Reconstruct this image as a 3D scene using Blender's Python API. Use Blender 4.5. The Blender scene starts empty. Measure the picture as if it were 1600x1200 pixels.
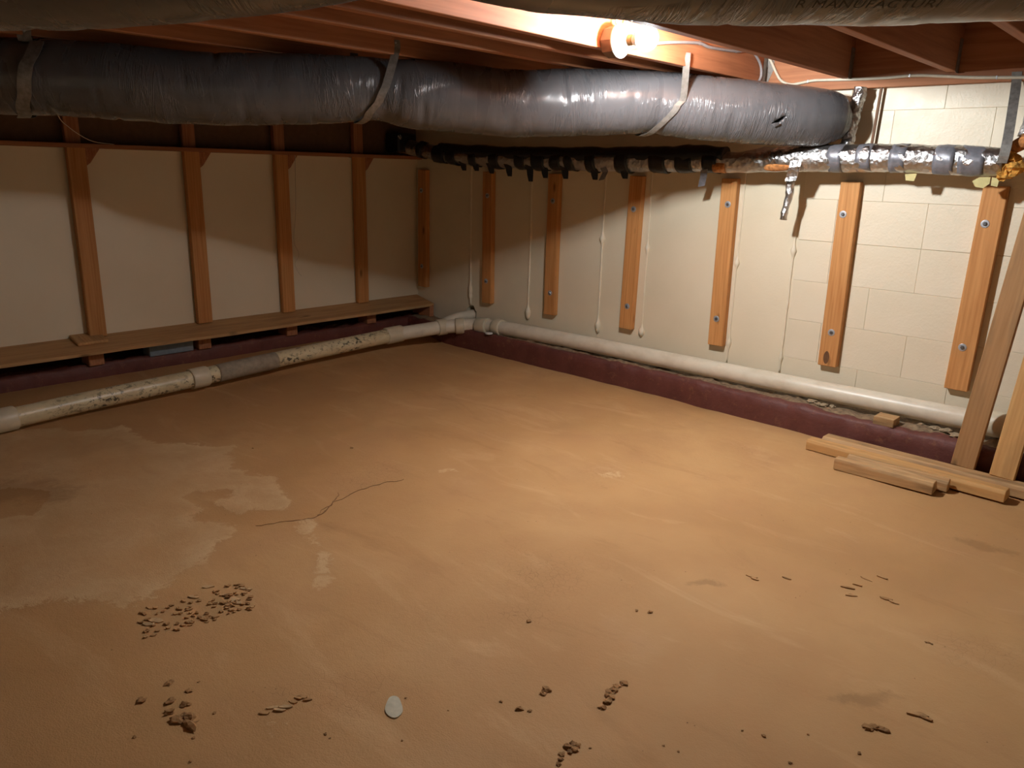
import bpy, bmesh, math, random
import numpy as np
from mathutils import Vector, Matrix, noise

random.seed(7)
scene = bpy.context.scene
C = scene.collection
V = Vector

# ------------------------------------------------------------------ camera
F_PX = 1203.9
CAM = V((4.653, -3.898, 1.225))
YAW, PITCH, ROLL = math.radians(42.566), math.radians(15.538), math.radians(1.447)

def cam_axes():
    cp, sp, cy, sy = math.cos(PITCH), math.sin(PITCH), math.cos(YAW), math.sin(YAW)
    f = V((-sy*cp, cy*cp, -sp)); r = V((cy, sy, 0)); u = r.cross(f)
    cr, sr = math.cos(ROLL), math.sin(ROLL)
    return cr*r + sr*u, -sr*r + cr*u, f
AX_R, AX_U, AX_F = cam_axes()
cd = bpy.data.cameras.new('camera')
cam = bpy.data.objects.new('camera', cd); C.objects.link(cam)
cd.sensor_fit = 'HORIZONTAL'; cd.sensor_width = 36.0
cd.lens = F_PX/1600*36.0; cd.clip_start = .02; cd.clip_end = 100
M3 = Matrix((AX_R, AX_U, -AX_F)).transposed()
cam.matrix_world = Matrix.Translation(CAM) @ M3.to_4x4()
scene.camera = cam

def ray(x, y):
    return AX_F + AX_R*((x-800)/F_PX) - AX_U*((y-600)/F_PX)
def at(x, y, depth):
    return CAM + ray(x, y)*depth
def on(x, y, axis, val):
    d = ray(x, y)
    return CAM + d*((val-CAM[axis])/d[axis])
def depth_of(p):
    return (V(p)-CAM).dot(AX_F)

# ------------------------------------------------------------------ world / exposure
w = bpy.data.worlds.new('world'); scene.world = w; w.use_nodes = True
w.node_tree.nodes['Background'].inputs[0].default_value = (0.9, 0.85, 0.8, 1)
w.node_tree.nodes['Background'].inputs[1].default_value = 0.0
scene.view_settings.view_transform = 'Standard'
scene.view_settings.look = 'None'
scene.view_settings.gamma = 1
scene.view_settings.use_curve_mapping = False
scene.view_settings.exposure = 0.08
BULB_STRENGTH = 1560.0

# ------------------------------------------------------------------ materials
def srgb(r, g, b):
    def c(v):
        v /= 255
        return v/12.92 if v <= .04045 else ((v+.055)/1.055)**2.4
    return (c(r), c(g), c(b), 1)

class NT:
    def __init__(self, name):
        self.m = bpy.data.materials.new(name); self.m.use_nodes = True
        self.t = self.m.node_tree; self.b = self.t.nodes['Principled BSDF']
        self.out = self.t.nodes['Material Output']
    def n(self, typ, **kw):
        nd = self.t.nodes.new(typ)
        for k, v in kw.items():
            if k in nd.inputs.keys() if isinstance(k, str) else False: nd.inputs[k].default_value = v
            else: setattr(nd, k, v)
        return nd
    def l(self, a, b): self.t.links.new(a, b)
    def coord(self, kind='Object', scale=(1, 1, 1), rnd=False):
        tc = self.n('ShaderNodeTexCoord'); mp = self.n('ShaderNodeMapping')
        self.l(tc.outputs[kind], mp.inputs[0]); mp.inputs['Scale'].default_value = scale
        if rnd:
            oi = self.n('ShaderNodeObjectInfo'); mu = self.n('ShaderNodeMath', operation='MULTIPLY')
            self.l(oi.outputs['Random'], mu.inputs[0]); mu.inputs[1].default_value = 37.0
            self.l(mu.outputs[0], mp.inputs['Location'])
        return mp.outputs[0]
    def noise(self, vec, scale, detail=4, rough=.55, dist=0.0):
        nd = self.n('ShaderNodeTexNoise'); self.l(vec, nd.inputs['Vector'])
        nd.inputs['Scale'].default_value = scale; nd.inputs['Detail'].default_value = detail
        nd.inputs['Roughness'].default_value = rough; nd.inputs['Distortion'].default_value = dist
        return nd.outputs['Fac']
    def vor(self, vec, scale, feature='F1'):
        nd = self.n('ShaderNodeTexVoronoi'); nd.feature = feature
        self.l(vec, nd.inputs['Vector']); nd.inputs['Scale'].default_value = scale
        return nd.outputs['Distance']
    def ramp(self, fac, *stops):
        nd = self.n('ShaderNodeValToRGB'); self.l(fac, nd.inputs[0])
        el = nd.color_ramp.elements
        while len(el) < len(stops): el.new(.5)
        for e, (p, c) in zip(el, stops):
            e.position = p; e.color = c if not isinstance(c, (int, float)) else (c, c, c, 1)
        return nd.outputs[0]
    def mix(self, fac, a, b, blend='MIX'):
        nd = self.n('ShaderNodeMix'); nd.data_type = 'RGBA'; nd.blend_type = blend
        for s, v in ((nd.inputs[0], fac), (nd.inputs[6], a), (nd.inputs[7], b)):
            if hasattr(v, 'node'): self.l(v, s)
            else: s.default_value = v
        return nd.outputs[2]
    def math(self, op, a, b=0.0, clamp=False):
        nd = self.n('ShaderNodeMath', operation=op); nd.use_clamp = clamp
        for s, v in ((nd.inputs[0], a), (nd.inputs[1], b)):
            if hasattr(v, 'node'): self.l(v, s)
            else: s.default_value = v
        return nd.outputs[0]
    def attr(self, name):
        nd = self.n('ShaderNodeAttribute'); nd.attribute_name = name
        return nd.outputs['Fac']
    def bump(self, h, strength=.3, dist=.01, prev=None):
        nd = self.n('ShaderNodeBump'); self.l(h, nd.inputs['Height'])
        nd.inputs['Strength'].default_value = strength; nd.inputs['Distance'].default_value = dist
        if prev is not None: self.l(prev, nd.inputs['Normal'])
        self.l(nd.outputs[0], self.b.inputs['Normal'])
        return nd.outputs[0]
    def col(self, c):
        if hasattr(c, 'node'): self.l(c, self.b.inputs['Base Color'])
        else: self.b.inputs['Base Color'].default_value = c
    def rough(self, r):
        if hasattr(r, 'node'): self.l(r, self.b.inputs['Roughness'])
        else: self.b.inputs['Roughness'].default_value = r

MAT = {}
def simple(name, col, rough=.6, metal=0.0, var=.12, scale=30, bump=.15, spec=.5):
    t = NT(name); vec = t.coord('Object', rnd=True)
    n1 = t.noise(vec, scale, 5)
    lo = tuple(c*(1-var) for c in col[:3])+(1,); hi = tuple(min(1, c*(1+var)) for c in col[:3])+(1,)
    t.col(t.ramp(n1, (.3, lo), (.7, hi))); t.rough(rough); t.b.inputs['Metallic'].default_value = metal
    t.b.inputs['Specular IOR Level'].default_value = spec
    if bump: t.bump(n1, bump, .003)
    MAT[name] = t.m; return t.m

def wood(name, lo, hi, knots=True, grain=26, rough=.65, dirt=0.0):
    t = NT(name); vec = t.coord('Object', (1.3, grain, grain), rnd=True)
    g1 = t.noise(vec, 1.6, 6, .6, .6)
    vec2 = t.coord('Object', (.7, 9, 9), rnd=True)
    wv = t.n('ShaderNodeTexWave'); t.l(vec2, wv.inputs['Vector']); wv.wave_type = 'BANDS'; wv.bands_direction = 'Y'
    wv.inputs['Scale'].default_value = 2.2; wv.inputs['Distortion'].default_value = 5.0
    wv.inputs['Detail'].default_value = 3; wv.inputs['Detail Scale'].default_value = .8
    f = t.math('ADD', t.math('MULTIPLY', g1, .9), t.math('MULTIPLY', wv.outputs['Fac'], .10))
    c = t.ramp(f, (.28, lo), (.72, hi))
    oi = t.n('ShaderNodeObjectInfo')
    tone = t.math('ADD', t.math('MULTIPLY', oi.outputs['Random'], .22), .89)
    hs = t.n('ShaderNodeHueSaturation'); t.l(c, hs.inputs['Color']); t.l(tone, hs.inputs['Value'])
    c = hs.outputs[0]
    if knots:
        vk = t.coord('Object', (3.2, 9, 9), rnd=True)
        k = t.ramp(t.vor(vk, 1.0), (.05, 1.0), (.13, 0.0))
        c = t.mix(t.math('MULTIPLY', k, .75), c, tuple(x*.3 for x in lo[:3])+(1,))
    if dirt:
        vd = t.coord('Object', (2, 12, 12), rnd=True)
        d = t.ramp(t.noise(vd, 2.0, 5), (.48, 0.0), (.68, dirt))
        c = t.mix(d, c, srgb(104, 84, 62))
    t.col(c); t.rough(rough); t.bump(f, .25, .002); t.b.inputs['Specular IOR Level'].default_value = .3
    MAT[name] = t.m; return t.m

wood('pine', srgb(176, 118, 66), srgb(208, 152, 94))
wood('pine_pale', srgb(166, 124, 80), srgb(206, 168, 120), dirt=.75)
wood('pine_lean', srgb(186, 138, 84), srgb(212, 166, 108), dirt=.2)
wood('pine_grey', srgb(156, 114, 72), srgb(182, 138, 92), dirt=.3)
wood('fir', srgb(146, 92, 62), srgb(184, 126, 88), knots=False)
wood('plank_wood', srgb(178, 136, 88), srgb(208, 168, 118), dirt=.3)
wood('dark_wood', srgb(86, 58, 38), srgb(112, 78, 52), knots=False)
wood('subfloor', srgb(120, 84, 54), srgb(150, 108, 72), knots=False, grain=6)
simple('sheathing', srgb(104, 76, 54), .85)
simple('galvanized', srgb(138, 134, 128), .45, .45, .25, 60, .2)
simple('zinc', srgb(186, 188, 192), .4, .55, .1, 80, .1)
simple('bolt_steel', srgb(120, 122, 126), .35, .8, .1, 80, .1)
simple('bare_concrete', srgb(142, 128, 110), .9, 0, .15, 20, .3)
simple('porcelain', srgb(222, 220, 216), .25, 0, .03, 20, 0)
simple('box_plastic', srgb(140, 112, 98), .6, 0, .1, 30, .05)
simple('cable_white', srgb(206, 198, 178), .5, 0, .08, 40, .05)
simple('cable_grey', srgb(150, 146, 146), .5, 0, .08, 40, .05)
simple('string', srgb(196, 186, 170), .8, 0, .05, 40, 0)
simple('brass', srgb(214, 190, 150), .4, .2, .1, 40, 0)
simple('black_tape', srgb(26, 26, 30), .35, 0, .3, 60, .3)
simple('pvc_joint', srgb(206, 194, 168), .4, 0, .08, 14, .05)
simple('mortar', srgb(160, 140, 112), .95, 0, .25, 50, .6)
simple('clod', srgb(150, 110, 68), .95, 0, .35, 40, .6)
simple('clod_pale', srgb(190, 156, 114), .95, 0, .25, 40, .5)
simple('clod_floor', srgb(180, 138, 92), .95, 0, .2, 40, .5)
simple('paint_spot', srgb(184, 176, 154), .7, 0, .12, 60, .1)
simple('fiberglass', srgb(176, 116, 64), .95, 0, .55, 70, .9)
simple('fiberglass_yellow', srgb(206, 150, 66), .95, 0, .5, 60, .9)
simple('paper', srgb(196, 184, 128), .8, 0, .12, 40, .3)
simple('foam_blue', srgb(120, 132, 142), .8, 0, .1, 40, .1)
simple('grey_tape', srgb(118, 118, 124), .38, .25, .2, 50, .4)
simple('print_ink', srgb(16, 16, 17), .6, 0, .1, 40, 0)
simple('caulk', srgb(226, 214, 190), .5, 0, .04, 30, .2)

# cream wall paint
def wall_mat(name, c1, c2, texture):
    t = NT(name); vec = t.coord('Object')
    n1 = t.noise(vec, 1.6, 5); n2 = t.noise(vec, 90, 4); n3 = t.noise(vec, 14, 5, .6)
    c = t.ramp(n1, (.3, c1), (.7, c2))
    speck = t.ramp(t.vor(vec, 26), (.03, 1.0), (.05, 0.0))
    pick = t.ramp(t.noise(vec, 3.0, 2), (.6, 0.0), (.66, .55))
    c = t.mix(t.math('MULTIPLY', speck, pick), c, srgb(150, 120, 86))
    t.col(c); t.rough(t.ramp(n3, (.3, .38), (.7, .55)))
    t.bump(t.math('ADD', t.math('MULTIPLY', n2, .6), n3), texture, .004)
    MAT[name] = t.m
wall_mat('cream', srgb(218, 205, 178), srgb(228, 216, 191), .28)
wall_mat('cream_block', srgb(219, 206, 180), srgb(229, 217, 194), .5)
wall_mat('cream_left', srgb(218, 205, 178), srgb(228, 216, 191), .12)

# floor: dusty tan concrete, pale dried silt (attribute crust), cracks (attribute crack)
def floor_mat():
    t = NT('floor_dust'); vec = t.coord('Object')
    big = t.noise(vec, .9, 5, .55, .4); mid = t.noise(vec, 3.4, 6, .6); fine = t.noise(vec, 60, 5, .65)
    grit = t.noise(vec, 240, 3, .6)
    c = t.ramp(big, (.3, srgb(172, 130, 84)), (.5, srgb(184, 142, 94)), (.72, srgb(196, 155, 106)))
    c = t.mix(t.ramp(mid, (.45, 0.0), (.72, .5)), c, srgb(178, 136, 96))
    streak = t.noise(t.coord('Object', (.7, 2.6, 1)), 2.4, 7, .65, .8)
    c = t.mix(t.ramp(streak, (.56, 0.0), (.72, .45)), c, srgb(208, 170, 124))
    c = t.mix(t.ramp(streak, (.26, .4), (.42, 0.0)), c, srgb(152, 110, 68))
    edge = t.noise(t.coord('Object', (1, 1.0, 1)), 16, 9, .78, .8)
    cr = t.math('ADD', t.attr('crust'), t.math('MULTIPLY', t.math('SUBTRACT', edge, .5), .95))
    crm = t.ramp(cr, (.46, 0.0), (.52, .95), (.75, .8), (1.0, .55))
    inner = t.noise(vec, 6, 7, .7, 1.0)
    crm = t.math('MULTIPLY', crm, t.ramp(inner, (.3, .45), (.6, .95)))
    ccol = t.ramp(mid, (.35, srgb(196, 160, 116)), (.65, srgb(214, 182, 138)))
    c = t.mix(crm, c, ccol)
    dk = t.math('ADD', t.attr('damp'), t.math('MULTIPLY', t.math('SUBTRACT', edge, .5), 1.1))
    dkm = t.ramp(dk, (.5, 0.0), (.75, .38))
    c = t.mix(dkm, c, srgb(128, 92, 56))
    # fine dried-mud crazing
    vd = t.n('ShaderNodeVectorMath', operation='ADD'); t.l(vec, vd.inputs[0])
    nzn = t.n('ShaderNodeTexNoise'); t.l(vec, nzn.inputs['Vector']); nzn.inputs['Scale'].default_value = 8
    sc = t.n('ShaderNodeVectorMath', operation='SCALE'); t.l(nzn.outputs['Color'], sc.inputs[0]); sc.inputs['Scale'].default_value = .06
    t.l(sc.outputs[0], vd.inputs[1])
    ed = t.vor(vd.outputs[0], 46, 'DISTANCE_TO_EDGE')
    cz = t.math('MULTIPLY', t.ramp(ed, (.0, 1.0), (.035, 0.0)), t.ramp(t.noise(vec, 1.7, 3), (.56, 0.0), (.70, .32)))
    c = t.mix(cz, c, srgb(112, 76, 44))
    ck = t.ramp(t.attr('crack'), (.55, 0.0), (.8, .7))
    c = t.mix(ck, c, srgb(104, 70, 40))
    sp = t.ramp(t.vor(vec, 34), (.05, 1.0), (.09, 0.0))
    spm = t.math('MULTIPLY', sp, t.ramp(t.noise(vec, 5.0, 2), (.6, 0.0), (.66, .8)))
    c = t.mix(spm, c, srgb(92, 62, 36))
    t.col(c); t.rough(t.ramp(mid, (.3, .62), (.7, .85))); t.b.inputs['Specular IOR Level'].default_value = .25
    h = t.math('ADD', t.math('MULTIPLY', fine, .5), t.math('ADD', t.math('MULTIPLY', grit, .25), t.math('MULTIPLY', crm, .5)))
    h = t.math('SUBTRACT', h, t.math('ADD', cz, ck))
    t.bump(h, .45, .006)
    MAT['floor'] = t.m
floor_mat()

# footing: dark red paint (attribute paint) over rough grey concrete
def kerb_mat():
    t = NT('footing_paint'); vec = t.coord('Object')
    n1 = t.noise(vec, 9, 7, .65); n2 = t.noise(vec, 45, 5, .6)
    red = t.ramp(n1, (.3, srgb(90, 46, 40)), (.7, srgb(108, 60, 52)))
    grey = t.ramp(n2, (.3, srgb(104, 84, 66)), (.7, srgb(166, 142, 112)))
    m = t.ramp(t.math('ADD', t.attr('paint'), t.math('MULTIPLY', t.math('SUBTRACT', n1, .5), .9)), (.45, 0.0), (.55, 1.0))
    c = t.mix(m, grey, red)
    dust = t.ramp(t.noise(vec, 22, 6, .7), (.58, 0.0), (.75, .45))
    c = t.mix(dust, c, srgb(158, 116, 76))
    t.col(c); t.rough(.6); t.bump(t.math('ADD', n1, n2), .4, .008)
    MAT['kerb'] = t.m
kerb_mat()

# glossy grey duct jacket: UV = (metres along, metres around)
def duct_mat(name, base):
    t = NT(name)
    a = t.noise(t.coord('UV', (26, 3.0, 1)), 1.0, 5, .6, 1.2)
    b = t.noise(t.coord('UV', (9, 2.2, 1)), 1.0, 4, .55, .8)
    d = t.noise(t.coord('UV', (70, 12, 1)), 1.0, 4, .6, .5)
    f = t.noise(t.coord('UV', (3, 3, 1)), 1.3, 5)
    c = t.ramp(f, (.3, tuple(x*.85 for x in base[:3])+(1,)), (.7, base))
    t.col(c); t.rough(t.ramp(b, (.3, .20), (.7, .34)))
    t.b.inputs['Specular IOR Level'].default_value = .6
    crease = t.ramp(a, (.44, 0.0), (.5, 1.0), (.56, 0.0))
    gate = t.ramp(t.noise(t.coord('UV', (2.6, 4.5, 1)), 1.0, 3, .5, .6), (.50, 0.0), (.62, 1.0))
    h = t.math('ADD', t.math('MULTIPLY', b, .55), t.math('MULTIPLY', t.math('MULTIPLY', crease, gate), .55))
    h = t.math('ADD', h, t.math('MULTIPLY', t.math('MULTIPLY', d, gate), .12))
    t.bump(h, .4, .016)
    MAT[name] = t.m
duct_mat('duct', srgb(93, 92, 94))

def foil_mat():
    t = NT('foil'); vec = t.coord('Object')
    n1 = t.noise(vec, 22, 6, .65, 1.0); n2 = t.vor(vec, 48); n3 = t.noise(vec, 5, 4)
    t.b.inputs['Metallic'].default_value = 1.0
    t.col(t.ramp(n3, (.3, srgb(168, 166, 166)), (.7, srgb(214, 212, 210)))); t.rough(t.ramp(n3, (.3, .24), (.7, .42)))
    t.bump(t.math('ADD', n1, t.math('MULTIPLY', n2, .6)), .62, .010)
    MAT['foil'] = t.m
foil_mat()

def pvc_mat(name, base, dirt, specks):
    t = NT(name)
    uv = t.coord('UV', (6, 10, 1)); n1 = t.noise(uv, 1.0, 6, .65)
    c = t.mix(t.ramp(n1, (.45, 0.0), (.7, dirt)), base, srgb(150, 124, 84))
    if specks:
        a = t.noise(t.coord('UV', (34, 46, 1)), 1.0, 5, .7, .6)
        rg = t.ramp(t.noise(t.coord('UV', (3.2, 7, 1)), 1.0, 3), (.42, 0.0), (.56, 1.0))
        s = t.math('MULTIPLY', t.ramp(a, (.53, 0.0), (.57, specks)), rg)
        c = t.mix(s, c, srgb(52, 44, 36))
    t.col(c); t.rough(.36); t.bump(n1, .08, .003)
    MAT[name] = t.m
pvc_mat('pvc_dirty', srgb(214, 200, 164), .5, .9)
simple('mortar_stain', srgb(150, 138, 120), .8, 0, .2, 30, .3)
pvc_mat('pvc_clean', srgb(222, 212, 192), .3, 0)

def bulb_mat():
    t = NT('bulb_glow')
    t.b.inputs['Base Color'].default_value = (.9, .9, .9, 1)
    t.b.inputs['Emission Color'].default_value = (.955, 1.0, 1.02, 1)
    t.b.inputs['Emission Strength'].default_value = BULB_STRENGTH
    MAT['bulb'] = t.m
bulb_mat()

# ------------------------------------------------------------------ mesh helpers
def mesh_obj(name, verts, faces, mat, parent=None, smooth=False, uvs=None, bevel=0.0, matrix=None):
    me = bpy.data.meshes.new(name)
    me.from_pydata([tuple(v) for v in verts], [], faces); me.update()
    if uvs is not None:
        ul = me.uv_layers.new(name='UVMap')
        for lp in me.loops: ul.data[lp.index].uv = uvs[lp.index] if len(uvs) == len(me.loops) else uvs[lp.vertex_index]
    bm = bmesh.new(); bm.from_mesh(me)
    bmesh.ops.recalc_face_normals(bm, faces=bm.faces)
    if bevel: bmesh.ops.bevel(bm, geom=list(bm.edges), offset=bevel, segments=1, affect='EDGES', profile=.5)
    bm.to_mesh(me); bm.free()
    if smooth:
        me.polygons.foreach_set('use_smooth', [True]*len(me.polygons))
    me.materials.append(MAT[mat] if isinstance(mat, str) else mat)
    o = bpy.data.objects.new(name, me); C.objects.link(o)
    if matrix is not None: o.matrix_world = matrix
    if parent is not None: o.parent = parent
    return o

def tag(o, label, cat, group=None):
    o['label'] = label; o['category'] = cat
    if group: o['group'] = group
    return o
def struct(o, label=None, cat=None):
    o['kind'] = 'structure'
    if label: o['label'] = label
    if cat: o['category'] = cat
    return o
def empty(name, loc=(0, 0, 0)):
    o = bpy.data.objects.new(name, None); C.objects.link(o); o.location = loc
    o.empty_display_size = .05
    return o
def put(child, parent):
    """parent keeping the child's world placement (parents carry only a location)"""
    child.parent = parent
    child.matrix_parent_inverse = Matrix.Translation(-V(parent.location))
    return child

BOX_F = [(0,1,2,3), (4,7,6,5), (0,4,5,1), (1,5,6,2), (2,6,7,3), (3,7,4,0)]
def box_verts(a, b):
    (x0, y0, z0), (x1, y1, z1) = a, b
    return [(x0,y0,z0), (x1,y0,z0), (x1,y1,z0), (x0,y1,z0), (x0,y0,z1), (x1,y0,z1), (x1,y1,z1), (x0,y1,z1)]
def box(name, a, b, mat, parent=None, bevel=0.0, smooth=False):
    """axis box; mesh is centred on its own origin"""
    c = (V(a)+V(b))/2
    o = mesh_obj(name, box_verts(V(a)-c, V(b)-c), BOX_F, mat, None, smooth, None, bevel, Matrix.Translation(c))
    if parent: put(o, parent)
    return o
def frame_matrix(p0, p1, up):
    p0, p1, up = V(p0), V(p1), V(up)
    x = (p1-p0).normalized(); z = (up-x*up.dot(x)).normalized(); y = z.cross(x)
    m = Matrix((x, y, z)).transposed().to_4x4(); m.translation = (p0+p1)/2
    return m
def board(name, p0, p1, wy, tz, mat, up=(0, 0, 1), parent=None, bevel=.0025):
    """a board whose local X runs p0->p1, width wy along local Y, thickness tz along local Z (towards up)"""
    L = (V(p1)-V(p0)).length/2
    o = mesh_obj(name, box_verts((-L, -wy/2, -tz/2), (L, wy/2, tz/2)), BOX_F, mat, None, False, None, bevel, frame_matrix(p0, p1, up))
    if parent: put(o, parent)
    return o

def catmull(pts, n):
    """resample control tuples (any dimension) into n points on a Catmull-Rom curve, evenly in arc length"""
    P = np.array(pts, float)
    P = np.vstack([2*P[0]-P[1], P, 2*P[-1]-P[-2]])
    out = []
    for i in range(1, len(P)-2):
        for t in np.linspace(0, 1, 24, endpoint=False):
            p0, p1, p2, p3 = P[i-1], P[i], P[i+1], P[i+2]
            out.append(.5*((2*p1)+(-p0+p2)*t+(2*p0-5*p1+4*p2-p3)*t*t+(-p0+3*p1-3*p2+p3)*t**3))
    out.append(P[-2]); out = np.array(out)
    s = np.concatenate([[0], np.cumsum(np.linalg.norm(np.diff(out[:, :3], axis=0), axis=1))])
    q = np.linspace(0, s[-1], n)
    return np.array([[np.interp(v, s, out[:, k]) for k in range(out.shape[1])] for v in q])

def frames(P, ref=(0, 0, 1)):
    T = np.gradient(P, axis=0); T /= np.linalg.norm(T, axis=1)[:, None]
    N, B = [], []
    prev = None
    for t in T:
        r = np.array(ref, float) if prev is None else prev
        n = r-t*np.dot(r, t)
        if np.linalg.norm(n) < 1e-4: n = np.cross(t, [1, 0, 0])
        n /= np.linalg.norm(n); prev = n; N.append(n); B.append(np.cross(t, n))
    return T, np.array(N), np.array(B)

def tube(name, path, radius, mat, parent=None, seg=16, caps=True, wrinkle=None, ref=(0, 0, 1), origin=None, flat=None):
    """path (n,3), radius scalar or (n,); wrinkle(i, u, theta)->radius offset.  UV in metres."""
    P = np.array(path, float); n = len(P)
    R = np.full(n, radius, float) if np.isscalar(radius) else np.array(radius, float)
    T, N, B = frames(P, ref)
    s = np.concatenate([[0], np.cumsum(np.linalg.norm(np.diff(P, axis=0), axis=1))])
    org = V(P.mean(axis=0)) if origin is None else V(origin)
    vs, uv, fs = [], [], []
    for i in range(n):
        for j in range(seg+1):
            th = 2*math.pi*j/seg
            r = R[i] + (wrinkle(i, s[i], th if j < seg else 0.0) if wrinkle else 0.0)
            p = P[i]+(N[i]*math.cos(th)+B[i]*math.sin(th))*r
            if flat is not None and p[2] > flat: p[2] = flat
            vs.append(V(p)-org); uv.append((s[i], th*R.mean()))
    k = seg+1
    for i in range(n-1):
        for j in range(seg):
            fs.append((i*k+j, i*k+j+1, (i+1)*k+j+1, (i+1)*k+j))
    if caps:
        for i in (0, n-1):
            c = len(vs); vs.append(V(P[i])-org); uv.append((s[i], 0))
            for j in range(seg): fs.append((c, i*k+j, i*k+j+1))
    me = bpy.data.meshes.new(name); me.from_pydata([tuple(v) for v in vs], [], fs); me.update()
    ul = me.uv_layers.new(name='UVMap')
    for lp in me.loops: ul.data[lp.index].uv = uv[lp.vertex_index]
    bm = bmesh.new(); bm.from_mesh(me)
    bmesh.ops.remove_doubles(bm, verts=bm.verts, dist=1e-6)
    bmesh.ops.recalc_face_normals(bm, faces=bm.faces); bm.to_mesh(me); bm.free()
    me.polygons.foreach_set('use_smooth', [len(p.vertices) == 4 for p in me.polygons])
    me.materials.append(MAT[mat])
    o = bpy.data.objects.new(name, me); C.objects.link(o); o.location = org
    if parent: put(o, parent)
    return o

def ribbon(name, pts, side, width, thick, mat, parent=None):
    """flat strip along pts; side = (n,3) width directions"""
    P = np.array(pts, float); S = np.array(side, float); n = len(P)
    S = S/np.linalg.norm(S, axis=1)[:, None]
    T = np.gradient(P, axis=0); T /= np.linalg.norm(T, axis=1)[:, None]
    Nn = np.cross(T, S); Nn /= np.linalg.norm(Nn, axis=1)[:, None]
    org = V(P.mean(axis=0)); vs, fs = [], []
    W = np.full(n, width) if np.isscalar(width) else np.array(width)
    for i in range(n):
        for a, b in ((-1, -1), (1, -1), (1, 1), (-1, 1)):
            vs.append(V(P[i]+S[i]*a*W[i]/2+Nn[i]*b*thick/2)-org)
    for i in range(n-1):
        for j in range(4):
            a, b = i*4+j, i*4+(j+1) % 4
            fs.append((a, b, b+4, a+4))
    fs += [(0, 1, 2, 3), (4*n-4, 4*n-3, 4*n-2, 4*n-1)]
    o = mesh_obj(name, vs, fs, mat, None, False, None, 0, Matrix.Translation(org))
    if parent: put(o, parent)
    return o

def lathe(name, prof, mat, matrix, seg=32, parent=None, smooth=True):
    """prof: (axial, radius) list; axis is local X"""
    vs, fs = [], []; n = len(prof)
    for a, r in prof:
        for j in range(seg):
            th = 2*math.pi*j/seg; vs.append((a, r*math.cos(th), r*math.sin(th)))
    for i in range(n-1):
        for j in range(seg):
            fs.append((i*seg+j, i*seg+(j+1) % seg, (i+1)*seg+(j+1) % seg, (i+1)*seg+j))
    fs += [tuple(range(seg)), tuple(range((n-1)*seg, n*seg))]
    o = mesh_obj(name, vs, fs, mat, None, smooth, None, 0, matrix)
    if smooth:
        o.data.polygons[len(o.data.polygons)-1].use_smooth = False
    if parent: put(o, parent)
    return o
def smoothstep(a, b, x):
    t = min(1, max(0, (x-a)/(b-a))); return t*t*(3-2*t)
def fbm(x, y, z=0.0, oct=4):
    return noise.fractal(V((x, y, z)), 1.0, 2.0, oct)

def cut(o, cutter):
    md = o.modifiers.new('cut', 'BOOLEAN'); md.object = cutter; md.operation = 'DIFFERENCE'; md.solver = 'EXACT'
    bpy.context.view_layer.update(); dg = bpy.context.evaluated_depsgraph_get(); dg.update()
    me = bpy.data.meshes.new_from_object(o.evaluated_get(dg)); o.modifiers.clear()
    if len(me.vertices) > .8*len(o.data.vertices): o.data = me
    bpy.data.objects.remove(cutter)
def prism(front, back, mat):
    n = len(front)
    return mesh_obj('cutter', list(front)+list(back), [tuple(range(n)), tuple(range(n, 2*n))]+[(k, (k+1) % n, n+(k+1) % n, n+k) for k in range(n)], mat)

# ------------------------------------------------------------------ the room shell
XL, XR, YB, ZTOP = .05, 6.3, -5.2, 1.905

# floor
def in_poly(px, py, poly):
    c = False; j = len(poly)-1
    for i in range(len(poly)):
        xi, yi = poly[i]; xj, yj = poly[j]
        if (yi > py) != (yj > py) and px < (xj-xi)*(py-yi)/(yj-yi)+xi: c = not c
        j = i
    return c
def seg_d(px, py, a, b):
    ax, ay = a; bx, by = b; dx, dy = bx-ax, by-ay
    t = max(0, min(1, ((px-ax)*dx+(py-ay)*dy)/(dx*dx+dy*dy+1e-12)))
    return math.hypot(px-ax-t*dx, py-ay-t*dy)
def poly_sd(px, py, poly):
    d = min(seg_d(px, py, poly[i], poly[i-1]) for i in range(len(poly)))
    return d if in_poly(px, py, poly) else -d
CRUST = [(.62,-3.1), (.94,-2.57), (1.3,-2.6), (1.52,-2.3), (1.62,-2.42), (1.78,-2.48), (1.98,-2.40), (2.23,-2.51), (2.21,-2.64),
         (2.05,-2.70), (2.13,-2.80), (2.3,-2.74), (2.34,-2.86), (2.45,-2.94), (2.54,-3.2), (2.4,-3.27), (2.29,-3.5), (1.6,-3.9), (.9,-3.8)]
CRUST2 = [[(2.36,-2.56), (2.43,-2.44), (2.5,-2.5), (2.56,-2.57), (2.75,-2.63), (2.86,-2.7), (2.85,-2.78), (2.72,-2.68), (2.5,-2.6)],
          [(2.86,-1.42), (2.92,-1.32), (2.98,-1.36), (2.95,-1.45)], [(2.36,-1.9), (2.42,-1.79), (2.46,-1.83), (2.41,-1.92)]
          ]
CRUST2.append([(on(x, y, 2, 0).x, on(x, y, 2, 0).y) for x, y in ((402,1128), (412,1112), (436,1110), (470,1090), (480,1092), (452,1118), (420,1136))])
HOLES = [[(1.86,-2.66), (2.0,-2.58), (2.02,-2.7), (1.9,-2.74)], [(1.2,-3.3), (1.5,-3.1), (1.75,-3.2), (1.5,-3.45)]]
DAMP = [(3.649,-1.896,.08,.03,.9), (4.207,-2.109,.11,.035,.9), (4.203,-.964,.11,.035,.3), (1.45,-3.15,.3,.14,.6)]
CRACKS = [[(2.326,-2.677), (2.367,-2.576), (2.407,-2.482), (2.353,-2.377), (2.285,-2.301)], [(2.407,-2.482), (2.36,-2.40), (2.323,-2.207), (2.356,-2.039)]]
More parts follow.
